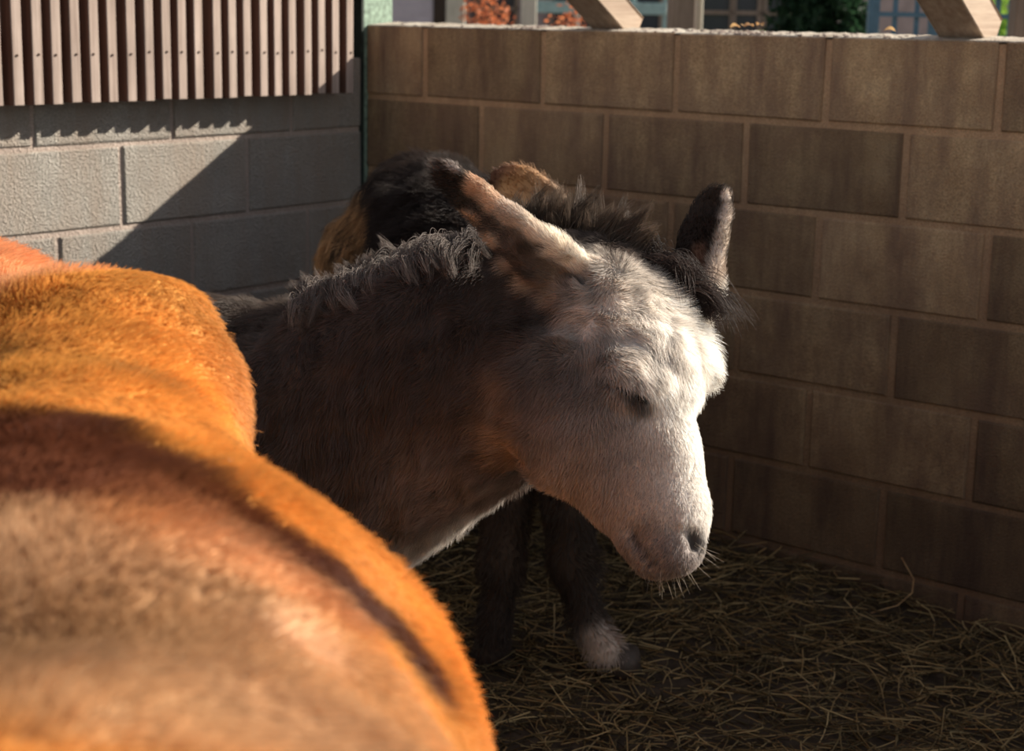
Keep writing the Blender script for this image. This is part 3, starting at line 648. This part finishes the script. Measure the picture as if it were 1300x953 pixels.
gc = Field([
    (S.hit(480, 470, 2.62), .13, DK), (S.hit(400, 430, 2.7), .13, DK), (S.hit(570, 420, 2.52), .10, DK), (S.hit(350, 520, 2.7), .16, DK), (S.hit(640, 400, 2.5), .07, (.085, .06, .048)),
    (S.hit(300, 400, 2.9), .2, (.10, .075, .06)), (S.hit(600, 520, 2.5), .08, (.15, .11, .088)), (S.hit(450, 640, 2.65), .12, (.13, .10, .085)),
    (S.hit(540, 620, 2.58), .08, (.30, .235, .20)), (S.hit(580, 665, 2.62), .05, (.6, .55, .5)), (S.hit(500, 700, 2.7), .06, (.6, .55, .5)),
    (S.hit(637, 560, 2.48), .035, (.44, .30, .20), 1.6), (S.hit(632, 500, 2.48), .03, (.28, .20, .15)),
    (S.hit(700, 470, 2.40), .06, (.165, .135, .118)), (S.hit(672, 500, 2.40), .03, (.13, .105, .095), 1.5), (S.hit(735, 490, 2.40), .025, (.19, .16, .145), 1.3), (S.hit(845, 708, 2.4), .016, (.17, .14, .13), 3.), (S.hit(850, 690, 2.4), .014, (.24, .20, .185), 2.), (S.hit(828, 672, 2.4), .014, (.26, .215, .195), 2.), (S.hit(760, 455, 2.4), .02, (.30, .22, .17), 1.3), (S.hit(690, 550, 2.40), .05, (.25, .20, .175)), (S.hit(745, 500, 2.39), .05, (.29, .25, .225)),
    (S.hit(730, 610, 2.38), .05, (.45, .365, .31)), (S.hit(770, 560, 2.38), .06, (.40, .345, .31)), (S.hit(800, 610, 2.37), .05, (.45, .375, .33)),
    (S.hit(745, 420, 2.44), .05, (.46, .38, .32)), (S.hit(800, 420, 2.45), .06, (.80, .74, .67)), (S.hit(850, 450, 2.46), .06, (.88, .83, .77)),
    (S.hit(860, 520, 2.43), .05, (.90, .87, .82)), (S.hit(870, 590, 2.41), .05, (.90, .87, .82)), (S.hit(830, 570, 2.38), .04, (.55, .49, .44)),  # pale face, raised further by sunlight painted into the coat colour
    (S.hit(885, 640, 2.40), .05, (.86, .82, .77)), (S.hit(845, 650, 2.36), .035, (.48, .43, .39)), (S.hit(825, 690, 2.36), .03, (.24, .20, .18)), (S.hit(865, 705, 2.36), .03, (.30, .25, .23)),
    (S.hit(766, 480, 2.37), .004, (.06, .05, .045), 4.), (S.hit(774, 484, 2.37), .0045, (.05, .04, .038), 5.), (S.hit(783, 488, 2.37), .005, (.04, .03, .03), 5.), (S.hit(793, 493, 2.37), .0055, (.03, .025, .025), 5.), (S.hit(803, 498, 2.37), .006, (.03, .025, .025), 5.), (S.hit(813, 505, 2.37), .008, (.05, .04, .04), 4.), (S.hit(818, 515, 2.37), .009, (.07, .06, .055), 4.), (S.hit(806, 508, 2.37), .007, (.10, .085, .08), 3.), (S.hit(808, 483, 2.37), .007, (.34, .30, .28), 3.),
    (S.hit(878, 679, 2.36), .009, (.02, .016, .015), 12.), (S.hit(881, 690, 2.36), .009, (.02, .016, .015), 12.), (S.hit(808, 678, 2.37), .0045, (.08, .06, .05), 6.), (S.hit(813, 690, 2.37), .005, (.06, .045, .04), 6.), (S.hit(820, 702, 2.37), .0055, (.06, .045, .04), 6.), (S.hit(829, 714, 2.37), .006, (.07, .055, .05), 6.), (S.hit(916, 300, 2.6), .010, (.42, .34, .27), 9.), (S.hit(918, 268, 2.6), .008, (.3, .24, .2), 9.), (S.hit(907, 335, 2.6), .010, (.46, .37, .3), 9.),  # closing anchors paint rim light along the far ear
    (S.hit(905, 455, 2.53), .05, (.88, .83, .76)), 
    (S.hit(605, 262, 2.45), .010, (.07, .05, .04), 3.), (S.hit(625, 285, 2.45), .011, (.10, .07, .055), 3.), (S.hit(648, 308, 2.45), .012, (.13, .09, .07), 3.), (S.hit(672, 330, 2.45), .013, (.17, .12, .09), 2.5), (S.hit(700, 345, 2.45), .014, (.24, .17, .12), 2.),
    (S.hit(598, 278, 2.45), .009, (.44, .31, .22), 4.), (S.hit(622, 308, 2.45), .010, (.50, .37, .27), 4.), (S.hit(646, 336, 2.45), .010, (.50, .37, .27), 4.), (S.hit(672, 358, 2.45), .012, (.50, .38, .28), 4.), (S.hit(700, 372, 2.45), .013, (.44, .34, .26), 3.),
    (S.hit(600, 240, 2.44), .010, (.55, .36, .24), 4.), (S.hit(620, 256, 2.44), .011, (.60, .44, .32), 4.), (S.hit(645, 272, 2.45), .013, (.60, .50, .42), 4.), (S.hit(675, 290, 2.45), .014, (.66, .57, .48), 4.), (S.hit(705, 308, 2.45), .016, (.78, .70, .6), 4.), (S.hit(735, 322, 2.47), .02, (.82, .75, .66), 3.),
    (S.hit(660, 298, 2.45), .008, (.20, .16, .13), 3.), (S.hit(690, 315, 2.45), .008, (.25, .2, .16), 3.), (S.hit(715, 350, 2.45), .008, (.22, .17, .13), 3.),
    (S.hit(578, 240, 2.44), .012, (.022, .016, .013), 7.), (S.hit(566, 226, 2.44), .010, (.03, .02, .016), 6.), (S.hit(590, 252, 2.44), .009, (.035, .025, .018), 5.), (S.hit(552, 209, 2.44), .005, (.10, .08, .07), 4.), (S.hit(576, 213, 2.44), .005, (.25, .21, .19), 4.),
    (S.hit(893, 300, 2.60), .022, (.025, .016, .012), 4.), (S.hit(903, 262, 2.60), .02, (.03, .02, .015), 4.), (S.hit(890, 318, 2.60), .009, (.26, .13, .08), 6.), (S.hit(889, 335, 2.60), .010, (.22, .11, .07), 6.), (S.hit(878, 370, 2.60), .014, (.04, .03, .025), 5.), (S.hit(892, 382, 2.58), .016, (.8, .73, .65), 5.),
    (S.hit(920, 248, 2.6), .0055, (.62, .52, .44), 6.), (S.hit(921, 262, 2.6), .0055, (.62, .52, .44), 6.), (S.hit(920, 276, 2.6), .0055, (.62, .52, .44), 6.), (S.hit(918, 290, 2.6), .0055, (.62, .52, .44), 6.), (S.hit(915, 304, 2.6), .0055, (.62, .52, .44), 6.), (S.hit(912, 318, 2.6), .0055, (.62, .52, .44), 6.), (S.hit(908, 332, 2.6), .0055, (.62, .52, .44), 6.), (S.hit(904, 346, 2.6), .0055, (.62, .52, .44), 6.), (S.hit(901, 360, 2.6), .0055, (.62, .52, .44), 6.)],  # far ear's right edge, its rim light painted into the coat
    (.12, .09, .075), .003)
gdk = body_obj('grey_donkey', V, Q, gc); tag(gdk, 'grey donkey with lowered pale head, dozing in the sun by the brown wall', 'donkey')
gf = Field([(S.hit(400, 450, 2.8), .15, -RHn*.3-ZU), (S.hit(520, 450, 2.7), .12, -RHn*.5-ZU*.9), (S.hit(640, 460, 2.5), .08, -RHn*.8-ZU*.5),
    (S.hit(620, 600, 2.6), .08, -RHn-ZU*.4), (S.hit(700, 520, 2.4), .07, -RHn*.4-ZU*.9), (S.hit(780, 560, 2.4), .07, -RHn*.2-ZU*1.), (S.hit(800, 660, 2.38), .05, -RHn*.4-ZU),
    (S.hit(860, 600, 2.4), .06, -ZU-RHn*.1), (S.hit(800, 430, 2.44), .06, -ZU+RHn*.5), (S.hit(745, 420, 2.44), .05, -ZU*.8-RHn*.6), (S.hit(870, 440, 2.5), .06, -ZU+RHn*.2), (S.hit(910, 465, 2.53), .04, RHn-ZU*.8),
    (S.hit(640, 275, 2.46), .05, en, 3.), (S.hit(580, 230, 2.45), .05, en, 3.), (S.hit(700, 325, 2.46), .04, en, 2.), (S.hit(895, 300, 2.62), .06, fn_, 3.)], -RHn*.3-ZU, .01)
gl = Field([(S.hit(400, 480, 2.8), .2, (.030,)), (S.hit(560, 480, 2.6), .12, (.026,)), (S.hit(600, 620, 2.6), .07, (.034,)), (S.hit(720, 520, 2.4), .07, (.017,)),
    (S.hit(740, 620, 2.4), .05, (.020,)), (S.hit(800, 430, 2.45), .07, (.028,)), (S.hit(880, 430, 2.5), .05, (.030,)), (S.hit(908, 465, 2.53), .03, (.040,), 3.), (S.hit(840, 540, 2.4), .05, (.014,)),
    (S.hit(860, 640, 2.4), .07, (.0115,), 2.), (S.hit(640, 275, 2.46), .06, (.010,), 3.), (S.hit(690, 330, 2.46), .04, (.020,), 2.), (S.hit(895, 300, 2.62), .06, (.012,), 3.), (S.hit(890, 380, 2.6), .03, (.028,), 2.)], (.025,), .01)
gcl = Field([(S.hit(840, 620, 2.38), .10, (.12,)), (S.hit(760, 540, 2.4), .08, (.4,)), (S.hit(800, 420, 2.45), .08, (1.5,)), (S.hit(500, 480, 2.7), .2, (.9,))], (.8,), .01)
def headw(c): return framew(c, 820, 240)*(1+2.5*np.exp(-((c-P(800, 520, 2.45))**2).sum(1)/.2**2)+2*np.exp(-((c-P(650, 290, 2.5))**2).sum(1)/.15**2))
def front(V, Q, wf, thr=-.35):
    fn, _ = normals(V, Q); fn = fn/np.maximum(np.linalg.norm(fn, axis=1), 1e-12)[:, None]
    c = V[Q].mean(1); vd = CAM-c; vd /= np.linalg.norm(vd, axis=1)[:, None]; keep = (fn*vd).sum(1) > thr
    return lambda _c: wf(_c)*np.where(keep, 1., .4)
p, n = scatter(V, Q, 370000, 3, front(V, Q, headw))
near = lambda pts: np.min([np.linalg.norm(p-S.hit(x, y, 2.4), axis=1) for x, y in pts], axis=0)
eye = near(((775, 486), (785, 490), (793, 493), (800, 496), (808, 500), (816, 504), (823, 512)))
nos = near(((877, 676), (880, 684), (879, 693))); mo = near(((806, 672), (812, 690), (818, 700), (824, 708), (831, 717)))
ok = (eye > .0052) & (nos > .0125) & (mo > .005); p, n = p[ok], n[ok]
hair_obj('coat', p, n, gf(p), gl(p)[:, 0], gc(p)*np.clip(1-.30*np.clip(gcl(p)[:, :1], 0, 1)*vnoise(p, 120, 66)[:, :1]-.12*vnoise(p, 40, 67)[:, :1], .35, 1.3), gdk, lay=.80+.15*(1-np.clip(gcl(p)[:, 0], 0, 1)), rad=.00036, clump=gcl(p)[:, :1], cf=75, seed=21, jit=.22)
# mane: upright, dark, pale tipped; from withers over the crest to the forelock
def strip_hair(name, parent, line, n, width, L, direction, colr, seed, spread=.25, clump=.9, cf=90, rad=.0005, droop=0., tipc=1.5, lay=.5):
    r = np.random.default_rng(seed); pts = np.array([l for l in line]); seglen = np.linalg.norm(np.diff(pts, axis=0), axis=1); cum = np.r_[0, np.cumsum(seglen)]
    t = r.uniform(0, cum[-1], n); root = np.stack([np.interp(t, cum, pts[:, i]) for i in range(3)], 1)
    tt = t/cum[-1]; root += r.normal(size=(n, 3))*width
    d = np.stack([np.interp(tt, np.linspace(0, 1, len(direction)), np.array(direction)[:, i]) for i in range(3)], 1)
    d /= np.linalg.norm(d, axis=1)[:, None]; d = d+spread*r.normal(size=(n, 3))*.5
    d /= np.linalg.norm(d, axis=1)[:, None]
    Ln = np.interp(tt, np.linspace(0, 1, len(L)), L); cc = np.stack([np.interp(tt, np.linspace(0, 1, len(colr)), np.array(colr)[:, i]) for i in range(3)], 1)
    side = np.cross(d, r.normal(size=(n, 3))); side /= np.linalg.norm(side, axis=1)[:, None]
    return hair_obj(name, root, d, side, Ln, cc, parent, lay=lay*.3, rad=rad, clump=clump, cf=cf, jit=.15, seed=seed, droop=droop, tipc=tipc)
mane_line = [P(385, 388, 2.87), P(430, 374, 2.83), P(500, 343, 2.75), P(560, 330, 2.69), P(630, 318, 2.64), P(700, 305, 2.61), P(760, 305, 2.58)]
mb_ = (.10, .075, .062)
def tuft_hair(name, parent, tufts, per, seed, rad=.00045, tight=.8, base=.008, wild=.12, seg=7, tipc=1.35):
    """tufts: (root, first direction, end direction, length, colour); hairs draw together towards each tuft's tip"""
    r = np.random.default_rng(seed); T = np.linspace(0, 1, seg); P_, C_ = [], []
    for (rt, d0, d1, L, c) in tufts:
        d0 = d0/np.linalg.norm(d0); d1 = d1/np.linalg.norm(d1); n = int(per*r.uniform(.6, 1.3))
        root = rt+r.normal(size=(n, 3))*base; Ln = L*r.uniform(.6, 1.1, n)[:, None]
        w = r.normal(size=(n, 3))*wild; q = np.zeros((n, seg, 3)); cc = np.zeros((n, seg, 3)); sh = r.uniform(.6, 1.3, n)[:, None]
        for k, t in enumerate(T):
            path = d0*(t-.6*t*t)+d1*(.6*t*t)
            own = root+(path[None]+w*t)*Ln; gd = rt+path*Ln
            m = tight*t**1.1; q[:, k] = own*(1-m)+gd*m; cc[:, k] = np.array(c)*sh*(.7+(tipc-.7)*t)
        P_.append(q); C_.append(cc)
    q = np.concatenate(P_); c = np.clip(np.concatenate(C_), 0, 1); n = len(q)
    hc = bpy.data.hair_curves.new(name); hc.add_curves([seg]*n); hc.attributes['position'].data.foreach_set('vector', q.reshape(-1).astype(np.float32))
    ra = hc.attributes.get('radius') or hc.attributes.new('radius', 'FLOAT', 'POINT'); ra.data.foreach_set('value', np.tile(rad*(1-.8*T**1.6), n).astype(np.float32))
    at = hc.attributes.new('tint', 'FLOAT_COLOR', 'POINT'); at.data.foreach_set('color', np.concatenate([c, np.ones((n, seg, 1))], 2).reshape(-1).astype(np.float32))
    hc.materials.append(M_HAIR); o = bpy.data.objects.new(name, hc); link(o, parent); return tag(o, kind='stuff')
def along(line, m, seed, jit=.004):
    r = np.random.default_rng(seed); pts = np.array(line); sl_ = np.linalg.norm(np.diff(pts, axis=0), axis=1); cum = np.r_[0, np.cumsum(sl_)]
    t = np.sort(r.uniform(0, cum[-1], m)); return np.stack([np.interp(t, cum, pts[:, k]) for k in range(3)], 1)+r.normal(size=(m, 3))*jit, t/cum[-1], r
def crest(x):
    for y in range(220, 460, 3):
        q = S.hit(x, y, 9.)
        if (q-CAM)@DD < 3.1 and (q-CAM)@DD > 2.52: return y
    return 330
tf = []; r_ = np.random.default_rng(71); cy = {x: crest(x) for x in range(380, 625, 7)}; xs = sorted(cy)
for k in range(200):      # falls over the near side, with sheen painted into the hair colour
    x = r_.uniform(382, 612); y = np.interp(x, xs, [cy[v] for v in xs])+r_.choice([0, 2, 5, 9, 18])+2; a = S.hit(x, y, 2.75)
    if not 2.5 < (a-CAM)@DD < 3.1: continue
    g = r_.uniform(.6, 1.35); tf.append((a+DD*.004, BH*.8+ZU*.9-RHn*.5+r_.normal(size=3)*.2, BH*.4-ZU*.75+RHn*r_.uniform(-.1, .7)+r_.normal(size=3)*.22, r_.uniform(.035, .095), np.array((.22, .18, .155))*g))
q_, t_, r_ = along(mane_line[:5], 130, 72)
for a, t in zip(q_, t_):
    tf.append((a, ZU-RHn*.35+r_.normal(size=3)*.15, ZU*.6-RHn*.7+r_.normal(size=3)*.3, r_.uniform(.03, .055), np.array((.19, .15, .13))*r_.uniform(.5, 1.2)))
q_, t_, r_ = along([P(640, 318, 2.63), P(700, 312, 2.61), P(750, 312, 2.585), P(795, 322, 2.57)], 120, 73, .008)
for a, t in zip(q_, t_):
    d = ZU*(1-.25*t)+RHn*(-.25+1.0*t); tf.append((a, d+r_.normal(size=3)*.18, d+RHn*.35*t+r_.normal(size=3)*.38, r_.uniform(.05, .10)*(1-.25*(t > .85)), np.array((.11, .08, .06))*r_.uniform(.5, 1.7)))
tuft_hair('mane', gdk, tf, 75, 74, tipc=.85)
q_, t_, r_ = along([P(806, 328, 2.565), P(840, 338, 2.555), P(868, 362, 2.55), P(880, 385, 2.56)], 46, 75, .006)
tf = [(a, RHn*.6+ZU*.35+r_.normal(size=3)*.25, RHn*r_.uniform(.1, .5)-ZU*1.0+BH*.25+r_.normal(size=3)*.2, r_.uniform(.05, .13), np.array((.035, .022, .018))*r_.uniform(.6, 1.6)) for a in q_]
tuft_hair('forelock', gdk, tf, 45, 76, tight=.7)
strip_hair('eyelash', gdk, [P(782, 491, 2.362), P(800, 499, 2.36), P(818, 504, 2.36)], 130, .0012, [.010, .013, .012], [RHn*.4-ZU*1.2+BH*.3]*2, [(.015, .012, .01)]*2, 35, clump=.3, rad=.0005, tipc=1.)
strip_hair('whiskers', gdk, [P(800, 716, 2.40), P(830, 726, 2.39), P(868, 712, 2.38), P(892, 690, 2.39)], 42, .006, [.02, .04, .05, .03], [-ZU, -ZU+RHn*.2, -ZU+RHn*.5, RHn-ZU*.4], [(.45, .38, .3)]*2, 36, spread=.35, clump=.3, rad=.00028, tipc=1.)
def ball(name, c, r, sq, ax, m, parent):
    bm = bmesh.new(); bmesh.ops.create_icosphere(bm, subdivisions=3, radius=r)
    ax = Vector(tuple(ax)).normalized()
    for v in bm.verts: v.co += ax*(v.co.dot(ax))*(sq-1)
    bmesh.ops.translate(bm, verts=bm.verts, vec=tuple(c)); return bm_obj(name, bm, m, parent, True)

# ============================== dark skewbald donkey behind ==============================
S = Sculpt((.15, -1.75, .0), (2.2, -.12, 1.3), .010); h = S
R0 = P(532, 282, 4.22); R1 = P(600, 325, 3.9); R2 = P(685, 385, 3.62)
ts = np.array([RHn[0], RHn[1], 0]); axis3 = (R2-R0); axis3[2] = 0; axis3 /= np.linalg.norm(axis3); sd3 = np.cross(axis3, ZU)
h.chain([(R0-ZU*.0, .155), (R1-ZU*.05, .20), (R2-ZU*.09, .20)], sd3, .9, .08)
h.cap(P(508, 306, 4.28), .100, P(520, 420, 4.28), .135, k=.07)
h.chain([(R2+axis3*.05, .16), (P(715, 360, 3.42), .12), (P(730, 335, 3.3), .085)], sd3, .65, .06)
h.chain([(P(735, 345, 3.26), .075), (P(765, 420, 3.2), .08), (P(790, 500, 3.14), .055), (P(800, 550, 3.12), .05)], sd3, .8, .04)
for (a, b, c_, d_, e_, D) in (((650, 480), (643, 620), (636, 715), (628, 790), (622, 838), 3.62), ((735, 480), (722, 640), (728, 715), (745, 790), (768, 826), 3.58)):
    h.chain([(P(*a, D+.02), .10), (P(*b, D), .052), (P(*c_, D), .044), (P(*d_, D+.01), .030), (P(*e_, D+.02), .036)], k=.03)
for s in (-1, 1):
    b0 = R0+sd3*s*.1; g = lambda t, z: np.array([b0[0], b0[1], 0])+axis3*t+ZU*z
    h.chain([(g(-.02, .85), .13), (g(.05, .62), .10), (g(-.12, .42), .055), (g(-.12, .38), .05), (g(-.08, .16), .036), (g(-.03, .09), .042)], k=.03)
h.cap(P(440, 300, 4.4), .03, P(425, 520, 4.42), .035, k=.03)
E3 = [(P(722, 300, 3.25), .035), (P(690, 262, 3.23), .042), (P(660, 238, 3.22), .038), (P(636, 228, 3.21), .026)]
e3 = E3[-1][0]-E3[0][0]; e3 /= np.linalg.norm(e3)
h.chain(E3, BK, .45, .02)
for (a, ra), (b, rb) in zip(E3[:-1], E3[1:]): h.cap(a+BK*ra*.55, ra*.72, b+BK*rb*.55, rb*.72, BK, .6, .008, sub=True)
V, Q = S.mesh(2)
BLK = (.030, .020, .016); GIN = (.40, .23, .105)
tc = Field([(S.hit(525, 260, 4.05), .07, BLK, 2.), (S.hit(500, 225, 4.05), .06, BLK, 2.), (S.hit(560, 240, 3.95), .12, BLK), (S.hit(452, 285, 4.2), .05, GIN, 2.4), (S.hit(452, 245, 4.15), .03, GIN, 2.), (S.hit(440, 320, 4.2), .06, GIN, 2.), (S.hit(476, 285, 4.2), .035, GIN, 2.4), (S.hit(470, 320, 4.2), .03, GIN, 2.), (S.hit(640, 640, 3.6), .12, (.07, .045, .03)), (S.hit(730, 640, 3.6), .1, (.05, .035, .025)),
    (S.hit(690, 400, 3.4), .2, (.08, .05, .035)), (S.hit(625, 800, 3.6), .1, (.045, .03, .022)), (S.hit(740, 770, 3.6), .06, (.05, .035, .027)), (S.hit(768, 824, 3.6), .035, (.5, .4, .33), 5.),
    (S.hit(652, 236, 3.2), .022, (.50, .27, .12), 5.), (S.hit(672, 248, 3.2), .025, (.46, .26, .13), 4.), (S.hit(624, 228, 3.2), .014, (.10, .045, .025), 9.), (S.hit(632, 214, 3.2), .014, (.14, .06, .035), 9.), (S.hit(648, 218, 3.2), .010, (.22, .10, .05), 7.), (S.hit(700, 268, 3.2), .03, (.22, .15, .10), 3.)], (.06, .04, .03), .003)
tdk = body_obj('skewbald_donkey', V, Q, tc); tag(tdk, 'black and ginger patched donkey standing in shadow behind the grey one', 'donkey')
p, n = scatter(V, Q, 95000, 4, front(V, Q, lambda c: framew(c, 870, 200)*(1+3*(np.linalg.norm(c-P(480, 260, 4.1), axis=1) < .3))))
tfl = Field([(S.hit(440, 300, 4.2), .1, -RHn*.5-ZU), (S.hit(520, 240, 4), .12, RHn*-.6-ZU*.6), (S.hit(660, 235, 3.2), .1, e3, 2.)], -ZU, .01)
tlen = Field([(S.hit(480, 280, 4.1), .2, (.065,)), (S.hit(660, 235, 3.2), .1, (.016,), 3.), (S.hit(680, 700, 3.6), .25, (.03,))], (.03,), .01)
hair_obj('coat', p, n, tfl(p), tlen(p)[:, 0], tc(p), tdk, lay=.82, rad=.0007, clump=1.0, cf=45, seed=41)
tf = []; r_ = np.random.default_rng(81)
for k in range(330):
    x, y = r_.uniform(408, 492), r_.uniform(222, 345); a = S.hit(x, y, 9.)
    if not 3.8 < (a-CAM)@DD < 4.7 or x > 494-(240-min(y, 240))*1.2: continue
    g = r_.uniform(.55, 1.5); tf.append((a, BH*.5-RHn*.5+ZU*.1+r_.normal(size=3)*.15, -ZU*1.0-RHn*r_.uniform(.0, .6)+r_.normal(size=3)*.12, r_.uniform(.05, .09), np.array((.40, .24, .115) if r_.uniform() < .85 else (.06, .04, .03))*g))
for k in range(200):
    x, y = r_.uniform(478, 620), r_.uniform(200, 300); a = S.hit(x, y, 9.)
    if not 3.4 < (a-CAM)@DD < 4.7: continue
    tf.append((a, BH*.5+RHn*.5+r_.normal(size=3)*.15, RHn*.8-ZU*.7+r_.normal(size=3)*.15, r_.uniform(.03, .06), np.array((.035, .025, .02))*r_.uniform(.5, 1.8)))
tuft_hair('rump_hair', tdk, tf, 40, 82, rad=.0007, base=.012)
for (x, y, D, sgn) in ((622, 852, 3.66, 0), (790, 838, 3.62, 1)):
    bm = bmesh.new(); c = Vector(P(x, y, D)); gz = hfloor(np.array([c.x]), np.array([c.y]))[0]
    bmesh.ops.create_cone(bm, cap_ends=True, segments=20, radius1=.046, radius2=.036, depth=.055, matrix=Matrix.Translation((c.x, c.y, gz+.03)))
    bm_obj('hoof', bm, M_HOOF, tdk, True)

# ============================== ginger pony in the foreground ==============================
S = Sculpt((1.55, -3.95, .0), (3.45, -2.0, 1.42), .012); h = S
A0 = P(130, 430, 1.90); A1 = P(180, 1010, 1.28); ga = A1-A0; ga[2] = 0; ga /= np.linalg.norm(ga); gs = np.cross(ga, ZU)
h.cap(P(190, 452, 1.78), .080, P(222, 478, 1.76), .052, k=.06)
h.cap(P(-60, 430, 2.02), .105, P(20, 480, 1.92), .09, k=.10)
h.cap(P(-20, 470, 2.02), .12, P(60, 640, 2.0), .15, k=.12)
tb = np.array([A0[0], A0[1], 0])-ga*.13
h.chain([(tb+ZU*1.02, .045), (tb-ga*.05+ZU*.85, .04), (tb-ga*.05+ZU*.45, .05)], k=.05)
h.cap(P(110, 450, 1.86), .085, P(90, 560, 1.66), .10, k=.08)
h.cap(P(140, 590, 1.72), .13, P(120, 760, 1.80), .15, k=.08)
h.cap(P(20, 560, 1.85), .14, P(10, 760, 1.9), .16, k=.08)
h.cap(P(150, 500, 1.76), .09, P(120, 655, 1.56), .125, k=.08)
h.cap(P(40, 500, 1.80), .09, P(40, 650, 1.60), .12, k=.08)
h.cap(P(100, 780, 1.5), .185, P(150, 1046, 1.25), .258, k=.10)
h.cap(P(150, 1046, 1.25), .258, P(60, 1700, .72), .27, k=.10)
h.cap(P(60, 790, 1.42), .18, P(20, 1100, 1.1), .24, k=.10)
V0 = np.array([P(130, 1700, .72)[0], P(130, 1700, .72)[1], 0])
for s in (-1, 1):
    b0 = np.array([A0[0], A0[1], 0])+gs*s*.10
    h.chain([(b0+ZU*.70, .12), (b0+ga*.06+ZU*.62, .11), (b0-ga*.1+ZU*.42, .06), (b0-ga*.08+ZU*.18, .042), (b0-ga*.04+ZU*.08, .05), (b0-ga*.03+ZU*.05, .055)], k=.04)
    b1 = V0+gs*s*.14
    h.chain([(b1+ZU*.75, .13), (b1+ga*.02+ZU*.55, .09), (b1+ZU*.38, .055), (b1+ZU*.16, .042), (b1+ga*.04+ZU*.08, .05), (b1+ga*.05+ZU*.05, .055)], k=.04)
V, Q = S.mesh(3)
OR = (.66, .31, .07); OR2 = (.58, .24, .05); DB = (.10, .030, .013); TN = (.44, .25, .13); PK = (.58, .32, .16)
gi = Field([(S.hit(220, 380, 1.75), .1, OR), (S.hit(60, 420, 1.75), .1, OR), (S.hit(280, 450, 1.72), .06, (.55, .24, .07)), (S.hit(-20, 350, 1.95), .09, (.76, .40, .20), 2.),
    (S.hit(200, 500, 1.6), .09, OR), (S.hit(330, 600, 1.45), .07, OR), (S.hit(430, 660, 1.3), .07, OR2), (S.hit(520, 740, 1.2), .07, OR), (S.hit(575, 850, 1.15), .06, OR2),
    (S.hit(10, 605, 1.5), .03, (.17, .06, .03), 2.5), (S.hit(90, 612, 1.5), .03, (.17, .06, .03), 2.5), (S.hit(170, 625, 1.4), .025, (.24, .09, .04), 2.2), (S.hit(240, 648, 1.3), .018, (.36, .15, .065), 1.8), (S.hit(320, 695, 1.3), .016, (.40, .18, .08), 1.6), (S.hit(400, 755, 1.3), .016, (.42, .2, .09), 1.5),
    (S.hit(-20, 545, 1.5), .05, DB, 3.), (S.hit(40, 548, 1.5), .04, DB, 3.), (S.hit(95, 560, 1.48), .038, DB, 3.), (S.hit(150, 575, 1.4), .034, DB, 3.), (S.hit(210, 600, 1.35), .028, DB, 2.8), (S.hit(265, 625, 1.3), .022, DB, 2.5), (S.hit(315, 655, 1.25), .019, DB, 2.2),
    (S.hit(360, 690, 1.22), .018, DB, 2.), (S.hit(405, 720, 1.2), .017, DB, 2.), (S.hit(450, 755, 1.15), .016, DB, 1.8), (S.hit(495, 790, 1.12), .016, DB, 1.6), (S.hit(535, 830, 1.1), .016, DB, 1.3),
    (S.hit(120, 720, 1.08), .05, TN), (S.hit(60, 800, 1.0), .06, (.42, .24, .12)), (S.hit(20, 700, 1.2), .04, (.56, .36, .21)), (S.hit(230, 690, 1.06), .02, PK, 1.6), (S.hit(300, 700, 1.06), .022, PK, 1.6), (S.hit(372, 815, 1.02), .022, (.84, .60, .40), 2.6), (S.hit(440, 840, 1.02), .03, (.46, .25, .11), 2.), (S.hit(300, 780, 1.02), .03, (.42, .25, .13), 2.), (S.hit(150, 780, 1.02), .04, (.42, .24, .12), 2.), (S.hit(250, 850, .98), .05, (.52, .32, .17)), (S.hit(190, 660, 1.1), .03, (.55, .25, .10)), (S.hit(330, 880, 1.1), .04, (.5, .3, .16))],  # tan near back, with a sunlit highlight painted in as a pale spot
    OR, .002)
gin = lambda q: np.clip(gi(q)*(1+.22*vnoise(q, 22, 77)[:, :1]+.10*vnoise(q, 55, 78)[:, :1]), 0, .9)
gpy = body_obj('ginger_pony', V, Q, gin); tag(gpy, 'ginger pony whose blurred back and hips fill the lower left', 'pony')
p, n = scatter(V, Q, 230000, 5, front(V, Q, lambda c: framew(c, 960, 300), -.3))
gfl = Field([(S.hit(200, 400, 1.75), .15, RHn*.6-ZU*.7+BH*.3), (S.hit(400, 700, 1.3), .2, RHn*.5+BH*.5-ZU)], RHn*.4-ZU*.8, .01)
hair_obj('coat', p, n, gfl(p), .020, gin(p), gpy, lay=.82, rad=.0005, clump=.9, cf=50, seed=51)

bm = bmesh.new()
for (a, b) in (((303, 574), (318, 566)), ((318, 566), (329, 567)), ((309, 580), (322, 573))):
    a, b = Vector(S.hit(a[0]-14, a[1]+3, 1.45)-DD*.012), Vector(S.hit(b[0]-14, b[1]+3, 1.45)-DD*.014); dz = (b-a).normalized(); sx = dz.orthogonal().normalized()
    obx(bm, (a+b)/2, sx, dz.cross(sx), dz, .0016, .0016, (b-a).length*1.05)
ws = bm_obj('straw_wisp', bm, M_PALEP); tag(ws, 'tiny pale wisp of straw caught in the ginger flank coat', 'straw')
